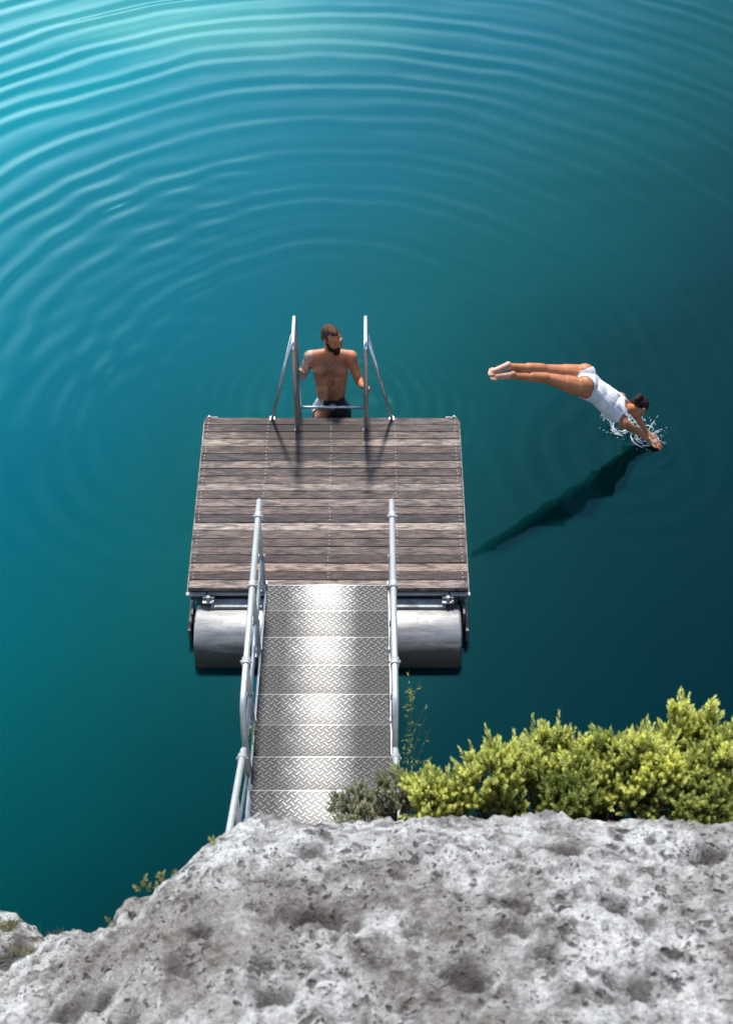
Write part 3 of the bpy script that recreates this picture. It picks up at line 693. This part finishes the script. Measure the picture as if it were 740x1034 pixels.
grass(56, 950, 7.2, 160, .07, 'green grass tuft where the low ledge meets the big rock', .04)
grass(25, 962, 7.15, 120, .06, 'thin grass on the near face of the low ledge', .045)
# thin wiry stalks behind the right handrail
ws = at(416, 775, Z=8.3); wt = empty('wiry_plant', ws, 'thin wiry stalks with sparse leaves beside the right handrail', 'plant'); lm = LeafMesh()
for (a, b, c_) in (((412, 772), (414, 730), (418, 700)), ((414, 775), (420, 745), (430, 724)), ((413, 760), (424, 715), (432, 712)), ((412, 770), (411, 700), (413, 676)), ((414, 780), (425, 760), (434, 735)), ((412, 740), (416, 700), (424, 688)), ((415, 778), (422, 768), (436, 766))):
    P = [at(*a, Z=8.3), at(*b, Z=8.25), at(*c_, Z=8.2)]
    for i in range(8):
        f = lambda t: P[0] * (1 - t) ** 2 + P[1] * 2 * t * (1 - t) + P[2] * t * t
        lm.stem(f(i / 8), f((i + 1) / 8), .0016)
        if rnd.random() < .6:
            d = (rv() + Vector((0, 0, .7))).normalized(); lm.leaf(f(i / 8), d, d.orthogonal().normalized(), .03, .009, rnd.random() * .8)
for i in range(26):
    p = at(413 + rnd.uniform(-3, 3), 707 + rnd.uniform(-10, 12), Z=8.25); d = (rv() + Vector((0, 0, .6))).normalized(); lm.leaf(p, d, d.orthogonal().normalized(), .03, .012, rnd.uniform(.1, .5))
for i in range(60):
    p = at(412 + rnd.uniform(-4, 6), 770 + rnd.uniform(-40, 18), Z=8.25); d = (rv() + Vector((0, 0, .6))).normalized(); lm.leaf(p, d, d.orthogonal().normalized(), .025, .006, rnd.uniform(.0, .6))
lm.build('foliage', [LEAF, STEM], wt)
# small green growth between the treads and the left handrail
wt = empty('climbing_weed', at(258, 775, Z=10.6), 'small green weed growing up between the left handrail and the steps', 'plant'); lm = LeafMesh()
for i in range(60):
    p = at(256 + rnd.uniform(-2, 3), rnd.uniform(733, 785), Z=10.75); d = (rv() + Vector((0, 0, .6))).normalized(); lm.leaf(p, d, d.orthogonal().normalized(), .035, .013, rnd.uniform(.1, .7))
lm.stem(at(258, 790, Z=10.75), at(257, 735, Z=10.75), .004)
lm.build('foliage', [LEAF, STEM], wt)

# ------------------------------------------------------------------ people
def cap(bm, p0, p1, r0, r1, n=14):
    p0, p1 = Vector(p0), Vector(p1); d = (p1 - p0); L = d.length
    if L < 1e-6: return
    d.normalize(); pts = []; rs = []
    for k in range(5): a = pi / 2 * k / 5; pts.append(p0 - d * r0 * cos(a)); rs.append(max(r0 * sin(a), .0008))
    for k in range(7): t = k / 6; pts.append(p0.lerp(p1, t)); rs.append(r0 + (r1 - r0) * t)
    for k in range(1, 6): a = pi / 2 * k / 5; pts.append(p1 + d * r1 * sin(a)); rs.append(max(r1 * cos(a), .0008))
    tube(bm, pts, rs, n)
def ell(bm, c, r, axes=None, n=20):
    M = Matrix.Translation(Vector(c)) @ ((Matrix(axes).transposed().to_4x4()) if axes else Matrix.Identity(4)) @ Matrix.Diagonal((*r, 1))
    bmesh.ops.create_uvsphere(bm, u_segments=n, v_segments=n // 2 + 2, radius=1, matrix=M)
def frame(fwd, up):
    f = Vector(fwd).normalized(); r = f.cross(Vector(up)).normalized(); u = r.cross(f).normalized()
    return r, f, u        # right, forward, up
def body_mesh(bm, voxel=.007, smooth=4):
    """fuse the overlapping volumes of bm into one continuous skin"""
    me = bpy.data.meshes.new('tmp'); bmesh.ops.recalc_face_normals(bm, faces=bm.faces); bm.to_mesh(me); bm.free()
    o = bpy.data.objects.new('tmp', me); col.objects.link(o)
    m = o.modifiers.new('r', 'REMESH'); m.mode = 'VOXEL'; m.voxel_size = voxel
    s = o.modifiers.new('s', 'SMOOTH'); s.factor = .5; s.iterations = smooth
    dg = bpy.context.evaluated_depsgraph_get(); dg.update(); ev = o.evaluated_get(dg)
    me2 = bpy.data.meshes.new_from_object(ev, depsgraph=dg); bpy.data.objects.remove(o)
    return me2
def place(me, name, mats, parent, pick=None):
    off = parent_world(parent); co = np.empty(len(me.vertices) * 3); me.vertices.foreach_get('co', co); co = co.reshape(-1, 3)
    me.materials.clear()
    for m in mats: me.materials.append(m)
    if pick:
        for p in me.polygons: p.material_index = pick(p.center)
    me.vertices.foreach_set('co', (co - np.array(off)).ravel()); me.polygons.foreach_set('use_smooth', [True] * len(me.polygons)); me.update()
    me.name = name
    return link(bpy.data.objects.new(name, me), parent)
def garment(me, name, m, parent, pred, grow=.006, thick=.004, pick=None):
    """cloth cut from the skin's surface (before place()), grown outwards"""
    bm = bmesh.new(); bm.from_mesh(me); bm.normal_update()
    bmesh.ops.delete(bm, geom=[f for f in bm.faces if not pred(f.calc_center_median())], context='FACES')
    for v in bm.verts: v.normal_update()
    N = {v: v.normal.copy() for v in bm.verts}
    for v in bm.verts: v.co += N[v] * grow
    for _ in range(5):
        bmesh.ops.smooth_vert(bm, verts=[v for v in bm.verts if v.is_boundary], factor=.5, use_axis_x=True, use_axis_y=True, use_axis_z=True)
    if pick:
        for f in bm.faces: f.material_index = pick(f.calc_center_median())
    else:
        for f in bm.faces: f.material_index = 0
    o = finish(name, bm, m, parent, True, recalc=False)
    s = o.modifiers.new('Solidify', 'SOLIDIFY'); s.thickness = thick; s.offset = -1
    return o
def hand(bm, wrist, grip_c, axis, palm_dir, out, s=1., curl=True, fist_r=.028):
    """gripping hand: palm from wrist, four fingers curled round a tube (grip_c, axis), thumb on the other side"""
    ax = Vector(axis).normalized(); pd = Vector(palm_dir).normalized(); o = Vector(out).normalized()
    palm = Vector(grip_c) + o * (fist_r + .012)
    cap(bm, wrist, palm, .024 * s, .03 * s)
    for k in (-1, 0, 1): ell(bm, palm + ax * k * .02 * s, (.022 * s,) * 3)
    for i, (off, L) in enumerate(((.033, .9), (.011, 1.), (-.011, .95), (-.033, .78))):
        c = Vector(grip_c) + ax * off * s; prev = None
        for j in range(7):
            a = -.1 + j * .55 * L; p = c + (o * cos(a) + pd * sin(a)) * fist_r
            if prev is not None: cap(bm, prev, p, .0098 * s, .0092 * s, 8)
            prev = p
    c = Vector(grip_c) + ax * .048 * s; prev = None
    for j in range(5):
        a = .2 - j * .5; p = c + (o * cos(a) + pd * sin(a)) * (fist_r + .002)
        if prev is not None: cap(bm, prev, p, .0115 * s, .010 * s, 8)
        prev = p

# ---- man on the ladder
def man():
    t = empty('person', (-.34, 9.68, -.35), 'bearded bare chested man in dark shorts climbing the ladder out of the water', 'person')
    X = -.345
    pel = Vector((X, 9.74, .17)); wst = Vector((X, 9.77, .36)); rib = Vector((X - .002, 9.805, .52)); che = Vector((X - .002, 9.82, .64)); nk = Vector((X + .008, 9.825, .80))
    shL = Vector((-.537, 9.835, .745)); shR = Vector((-.150, 9.835, .745))
    elL = Vector((-.618, 9.83, .50)); elR = Vector((-.078, 9.80, .475))
    gL = Vector((LX - LH, LYB, .80)); gR = Vector((LX + LH, LYB, .59))
    bm = bmesh.new(); Ax = ((1, 0, 0), (0, .985, -.17), (0, .17, .985))
    Ax = (Vector((1, 0, 0)), Vector((0, .99, -.13)), Vector((0, .13, .99)))
    ell(bm, pel, (.165, .115, .12), Ax); ell(bm, pel + Vector((0, .03, -.02)), (.15, .11, .11), Ax)
    ell(bm, wst, (.148, .098, .15), Ax); ell(bm, rib, (.160, .11, .14), Ax); ell(bm, che, (.178, .118, .135), Ax)
    # chest, shoulder girdle, back
    for s in (-1, 1):
        ell(bm, che + Vector((s * .078, -.062, .01)), (.088, .062, .066), Ax)
        cap(bm, che + Vector((s * .09, .02, -.02)), wst + Vector((s * .085, .015, 0)), .085, .062)
        cap(bm, nk + Vector((s * .03, .02, -.01)), (shL if s < 0 else shR) + Vector((0, 0, .015)), .048, .056)
        cap(bm, wst + Vector((s * .035, -.055, .08)), pel + Vector((s * .035, -.06, .06)), .045, .045)
    for s, sh, el, g, wro in ((-1, shL, elL, gL, Vector((.02, .075, -.055))), (1, shR, elR, gR, Vector((-.035, .075, -.03)))):
        ell(bm, sh, (.066, .064, .07)); cap(bm, sh, el, .054, .041); cap(bm, sh.lerp(el, .3), sh.lerp(el, .65), .054, .05)
        wr = g + wro; cap(bm, el, wr, .041, .026); cap(bm, el.lerp(wr, .15), el.lerp(wr, .45), .045, .037)
        hand(bm, wr, g, (0, 0, 1), (s, 0, 0), (-s * .35, 1, 0), .92, fist_r=.030)
    # legs
    hipL = pel + Vector((-.095, 0, -.05)); hipR = pel + Vector((.095, 0, -.05))
    kL = Vector((-.445, 9.60, .14)); kR = Vector((-.235, 9.60, -.20))
    for h, kn, an in ((hipL, kL, Vector((-.44, 9.72, -.42))), (hipR, kR, Vector((-.25, 9.72, -.60)))):
        cap(bm, h, kn, .092, .062); cap(bm, kn, an, .060, .040)
        cap(bm, kn.lerp(an, .2), kn.lerp(an, .5), .058, .055)
        cap(bm, an, an + Vector((0, -.15, -.03)), .038, .028); cap(bm, an, an + Vector((0, .04, -.03)), .038, .034)
    cap(bm, nk - Vector((0, 0, .03)), nk + Vector((.012, -.008, .10)), .062, .056)
    # head, looking to the right of the photo and a little down
    hc = Vector((-.322, 9.80, 1.02)); r_, f_, u_ = frame((.66, -.74, -.12), (0, -.02, 1)); A = (r_, f_, u_)
    P = lambda a, b, c: hc + r_ * a + f_ * b + u_ * c
    ell(bm, P(0, -.012, .028), (.077, .096, .092), A); ell(bm, P(0, .03, -.03), (.062, .066, .082), A)
    cap(bm, P(-.035, .02, -.07), P(0, .075, -.088), .026, .026); cap(bm, P(.035, .02, -.07), P(0, .075, -.088), .026, .026)
    cap(bm, P(0, .093, .018), P(0, .116, -.016), .010, .0155, 10)          # nose
    for s in (-1, 1):
        ell(bm, P(s * .012, .108, -.02), (.009, .01, .008), A, 10)
        cap(bm, P(s * .015, .092, .036), P(s * .05, .078, .036), .010, .009, 8)     # brow
        ell(bm, P(s * .036, .07, -.012), (.022, .022, .016), A, 12)                   # cheek
        ell(bm, P(s * .079, -.008, -.004), (.010, .022, .032), A, 12)                 # ear
        cap(bm, P(s * .084, -.02, .02), P(s * .081, .002, -.03), .008, .007, 8)
    cap(bm, P(0, -.03, -.06), nk + Vector((.0, 0, .03)), .056, .06)
    me = body_mesh(bm, .0055, 3)
    garment(me, 'swim_shorts', [SHORTS, SHORTP], t, lambda c: c.z < .295 - .5 * (c.y - 9.74) and c.z > -.05 - .0 * c.x and c.y > 9.4 and not (c.z < .25 and c.y < 9.665 and c.x < X - .01),
            .011, .006, pick=lambda c: 1 if (c.x < X - .075 and c.z > .115 + .5 * (c.x + .47)) else 0)
    mid = shL + Vector((.055, 0, 0))
    place(me, 'body', [SKIN_M, SKIN_T], t, pick=lambda c: 1 if (c.x < -.515 and c.z > .3) else 0)
    # hair and beard
    bm = bmesh.new(); ell(bm, P(0, -.040, .042), (.083, .088, .086), A, 24)
    ell(bm, P(0, -.055, -.005), (.078, .068, .072), A); ell(bm, P(0, .005, .105), (.05, .06, .028), A); ell(bm, P(-.01, -.10, .06), (.035, .03, .035), A, 12)
    for s in (-1, 1): cap(bm, P(s * .074, .012, .05), P(s * .077, .002, -.01), .013, .008, 8)
    mh = body_mesh(bm, .006, 2)
    place(mh, 'hair', [HAIR_M], t)
    bm = bmesh.new()
    ell(bm, P(0, .062, -.088), (.046, .046, .046), A); ell(bm, P(0, .070, -.128), (.036, .036, .040), A)
    for s in (-1, 1):
        cap(bm, P(s * .070, .005, -.02), P(s * .056, .045, -.07), .012, .026, 10); cap(bm, P(s * .056, .045, -.07), P(0, .075, -.095), .028, .03, 10)
        cap(bm, P(s * .008, .112, -.040), P(s * .034, .088, -.056), .0085, .009, 8)
    place(body_mesh(bm, .005, 2), 'beard', [BEARD], t)
    for s in (-1, 1):
        bm = bmesh.new(); ell(bm, P(s * .032, .0825, .018), (.014, .010, .0085), A, 14)
        e = finish('eye', bm, EYEW, t, True)
        bm = bmesh.new(); ell(bm, P(s * .033, .0915, .018), (.006, .003, .006), A, 10); finish('iris', bm, EYED, e, True)
    bm = bmesh.new(); cap(bm, P(-.018, .103, -.055), P(.018, .103, -.055), .006, .006, 8); finish('lips', bm, LIP, t, True)
man()

# ---- diver
def diver():
    t = empty('person', (2.6, 9.4, 0), 'woman in a white swimsuit diving head first into the water', 'person')
    hip = at(590, 386, z=.90); sh = at(629, 417, z=.45)
    d = (sh - hip).normalized(); side = Vector((-.16, .93, .30)); side = (side - d * side.dot(d)).normalized(); back = d.cross(side); 
    if back.z < 0: back = -back
    A = (side, back, d)
    bm = bmesh.new(); L = (sh - hip).length
    Q = lambda s, b, l: hip + side * s + back * b + d * l
    ell(bm, Q(0, 0, -.0), (.172, .115, .12), A); ell(bm, Q(.07, .045, -.035), (.085, .078, .095), A); ell(bm, Q(-.07, .045, -.035), (.085, .078, .095), A)
    ell(bm, Q(0, -.0, .17), (.135, .09, .15), A); ell(bm, Q(0, 0, .32), (.148, .10, .15), A); ell(bm, Q(0, .0, L * .8), (.165, .10, .12), A)
    for s in (-1, 1):
        cap(bm, Q(s * .07, 0, .06), Q(s * .058, 0, .19), .084, .074); cap(bm, Q(s * .058, 0, .19), Q(s * .085, 0, L * .8), .074, .076)
        ell(bm, Q(s * .07, -.072, L * .72), (.05, .04, .055), A); cap(bm, Q(s * .06, .045, L * .65), Q(s * .09, .03, L * .9), .05, .045)
    # legs: two, close together, far and near
    hF, hN = Q(.082, .0, -.02), Q(-.082, .0, -.02)
    kF = at(551, 373.5, z=1.10); kN = at(553, 382, z=1.06)
    aF = at(512, 370, z=1.29); aN = at(517, 379.5, z=1.22)
    tF = at(491.5, 377, z=1.33); tN = at(492.5, 380.5, z=1.31)
    for h, kn, an, to in ((hF, kF, aF, tF), (hN, kN, aN, tN)):
        cap(bm, h, kn, .088, .052); cap(bm, h.lerp(kn, .1), h.lerp(kn, .5), .088, .076); cap(bm, kn, an, .050, .031)
        ld = (an - kn).normalized(); upv = (Vector((0, -.3, 1)) - ld * Vector((0, -.3, 1)).dot(ld)).normalized()
        cap(bm, kn.lerp(an, .12) + upv * .012, kn.lerp(an, .48) + upv * .012, .05, .044)
        ell(bm, kn - upv * .012, (.046,) * 3)
        heel = an + upv * .028 + ld * .012; ball = an.lerp(to, .68) - upv * .004
        ell(bm, heel, (.030,) * 3); cap(bm, an, ball, .032, .026); cap(bm, heel, ball + upv * .006, .027, .024)
        sd = ld.cross(upv); fd = (to - ball).normalized()
        for i in range(5): cap(bm, ball + sd * (i - 2) * .016, ball + sd * (i - 2) * .014 + fd * (.062 - abs(i - 1) * .008), .0105, .008, 8)
    # arms reaching for the water, head between them
    shN = Q(-.150, .01, L * .93); shF = Q(.150, .01, L * .93)
    elN = at(641, 434, z=.20); elF = at(642.5, 420, z=.25)
    wN = at(655, 444, z=.06); wF = at(653, 437, z=.08)
    hN2 = at(668, 452, z=.0); hF2 = at(666, 450, z=.01)
    for s, a, e, w, hd in ((-1, shN, elN, wN, hN2), (1, shF, elF, wF, hF2)):
        ell(bm, a, (.054,) * 3); cap(bm, Q(s * .07, .02, L * .85), a, .058, .052); cap(bm, a, e, .046, .036); cap(bm, e, w, .036, .023)
        dd = (hd - w).normalized(); palm = w + dd * .05; cap(bm, w, palm, .023, .028); sd = dd.cross(Vector((0, 0, 1))).normalized()
        for k in (-1, 1): cap(bm, w + dd * .02, palm + sd * k * .018 + dd * .02, .018, .015, 8)
        for i, fl in enumerate((.070, .082, .076, .058)):
            b0 = palm + sd * (i - 1.5) * .0195 * (1 if s > 0 else -1) + dd * .028
            m0 = b0 + dd * fl * .55 + sd * (i - 1.5) * .004 * s; cap(bm, b0, m0, .0088, .008, 8); cap(bm, m0, m0 + dd * fl * .5 - Vector((0, 0, .006)), .008, .0065, 8)
        tb = w + dd * .03 - sd * .024 * s; cap(bm, tb, tb + dd * .03 - sd * .022 * s, .0105, .0095, 8); cap(bm, tb + dd * .03 - sd * .022 * s, tb + dd * .062 - sd * .026 * s, .0095, .0075, 8)
    # head
    neck = Q(.02, .0, L * .95); hc = at(644, 412, z=.34)
    hu = (hc - neck).normalized(); r_, f_, u_ = frame((Vector((.1, -.45, -1)) - hu * 0), hu); A2 = (r_, f_, u_)
    P = lambda a, b, c: hc + r_ * a + f_ * b + u_ * c
    cap(bm, neck, P(0, -.015, -.06), .048, .046)
    ell(bm, P(0, -.01, .022), (.07, .088, .085), A2); ell(bm, P(0, .028, -.03), (.055, .058, .07), A2); cap(bm, P(0, .085, .01), P(0, .104, -.018), .009, .013, 8)
    for s in (-1, 1): ell(bm, P(s * .072, -.005, -.005), (.009, .019, .027), A2, 10); cap(bm, P(s * .015, .082, .03), P(s * .045, .07, .03), .008, .007, 8)
    me = body_mesh(bm, .0058, 3)
    # swimsuit: high cut hips, low back
    def suit(c):
        q = c - hip; s = q.dot(side); b = q.dot(back); l = q.dot(d)
        if c.z < .12 or l > L * .96 or abs(s) > .19 or l < -.135: return False
        if l > L * .80: return .045 < abs(s) < .115 and (b > .0 or l < L)  if b > 0.02 else l < L * .84
        if l < .05:                                    # leg openings rise over the hip
            return abs(s) < .035 + .135 * max(0, (l + .115)) / .165 if b > -.03 else abs(s) < .05 + .9 * max(0, l + .05)
        return True
    garment(me, 'swimsuit', [SUIT], t, suit, .0065, .005)
    place(me, 'body', [SKIN_W, SOLE], t, pick=lambda c: 1 if c.x < aF.x + .03 and c.z > .9 else 0)
    bm = bmesh.new(); ell(bm, P(0, -.028, .034), (.083, .088, .087), A2, 24); ell(bm, P(0, -.06, -.01), (.068, .06, .07), A2)
    pv = P(0, -.085, .0)
    for (a, b) in ((P(0, -.09, .04), P(.02, -.12, .0)), (P(.02, -.12, .0), P(.03, -.12, -.07))): cap(bm, a, b, .035, .026, 10)
    place(body_mesh(bm, .006, 2), 'hair', [HAIR_W], t)
    for s in (-1, 1):
        bm = bmesh.new(); ell(bm, P(s * .029, .074, .014), (.012, .009, .007), A2, 12); finish('eye', bm, EYEW, t, True)
    bm = bmesh.new(); cap(bm, P(-.017, .085, -.052), P(.017, .085, -.052), .006, .006, 8); finish('lips', bm, LIP, t, True)
diver()

# ---- splashes
def splash(center, label, jets, n, rad):
    bm = bmesh.new(); c = Vector(center); r2 = random.Random(int(c.x * 100))
    for i in range(jets):
        a = r2.uniform(0, 2 * pi); rr = r2.uniform(.02, rad * .5); v = Vector((cos(a), sin(a), 0)); h = r2.uniform(.05, .17); w = r2.uniform(.04, .13)
        p0 = c + v * rr; pts = []; rs = []
        for k in range(7):
            u = k / 6; pts.append(p0 + v * w * u + Vector((0, 0, h * (u * 2 - u * u * 1.1)))); rs.append(.0075 * (1 - u * .75) * (1 + .4 * sin(u * 17 + i)))
        pts[0].z = -.01; tube(bm, pts, rs, 7)
        for k in range(2): bmesh.ops.create_icosphere(bm, subdivisions=1, radius=r2.uniform(.003, .007), matrix=Matrix.Translation(pts[-1] + v * r2.uniform(.01, .05) + Vector((0, 0, r2.uniform(-.02, .04)))))
    for i in range(n):
        a = r2.uniform(0, 2 * pi); rr = rad * math.sqrt(r2.random()); z = abs(r2.gauss(0, .07)) + .003
        bmesh.ops.create_icosphere(bm, subdivisions=1, radius=r2.uniform(.002, .0065), matrix=Matrix.Translation(c + Vector((cos(a) * rr, sin(a) * rr, z))))
    # foam lips on the surface
    for i in range(jets):
        a0 = r2.uniform(0, 2 * pi); R0 = r2.uniform(.06, rad * .6); pts = [c + Vector((cos(a0 + k * .12) * R0, sin(a0 + k * .12) * R0, .004 + .01 * sin(k * .5))) for k in range(8)]
        tube(bm, pts, [.002, .005, .007, .006, .008, .006, .004, .002], 6)
    o = finish('water_splash', bm, SPLASH, None, True, origin=c); o['label'] = label; o['category'] = 'splash'; o['group'] = 'splashes where the diver enters the water'; o['kind'] = 'stuff'
splash(at(650, 441, z=0), 'white spray of drops around the diver\'s outstretched hands', 24, 70, .25)
splash(at(626, 431, z=0), 'smaller spray of drops below the diver\'s shoulder', 20, 50, .21)
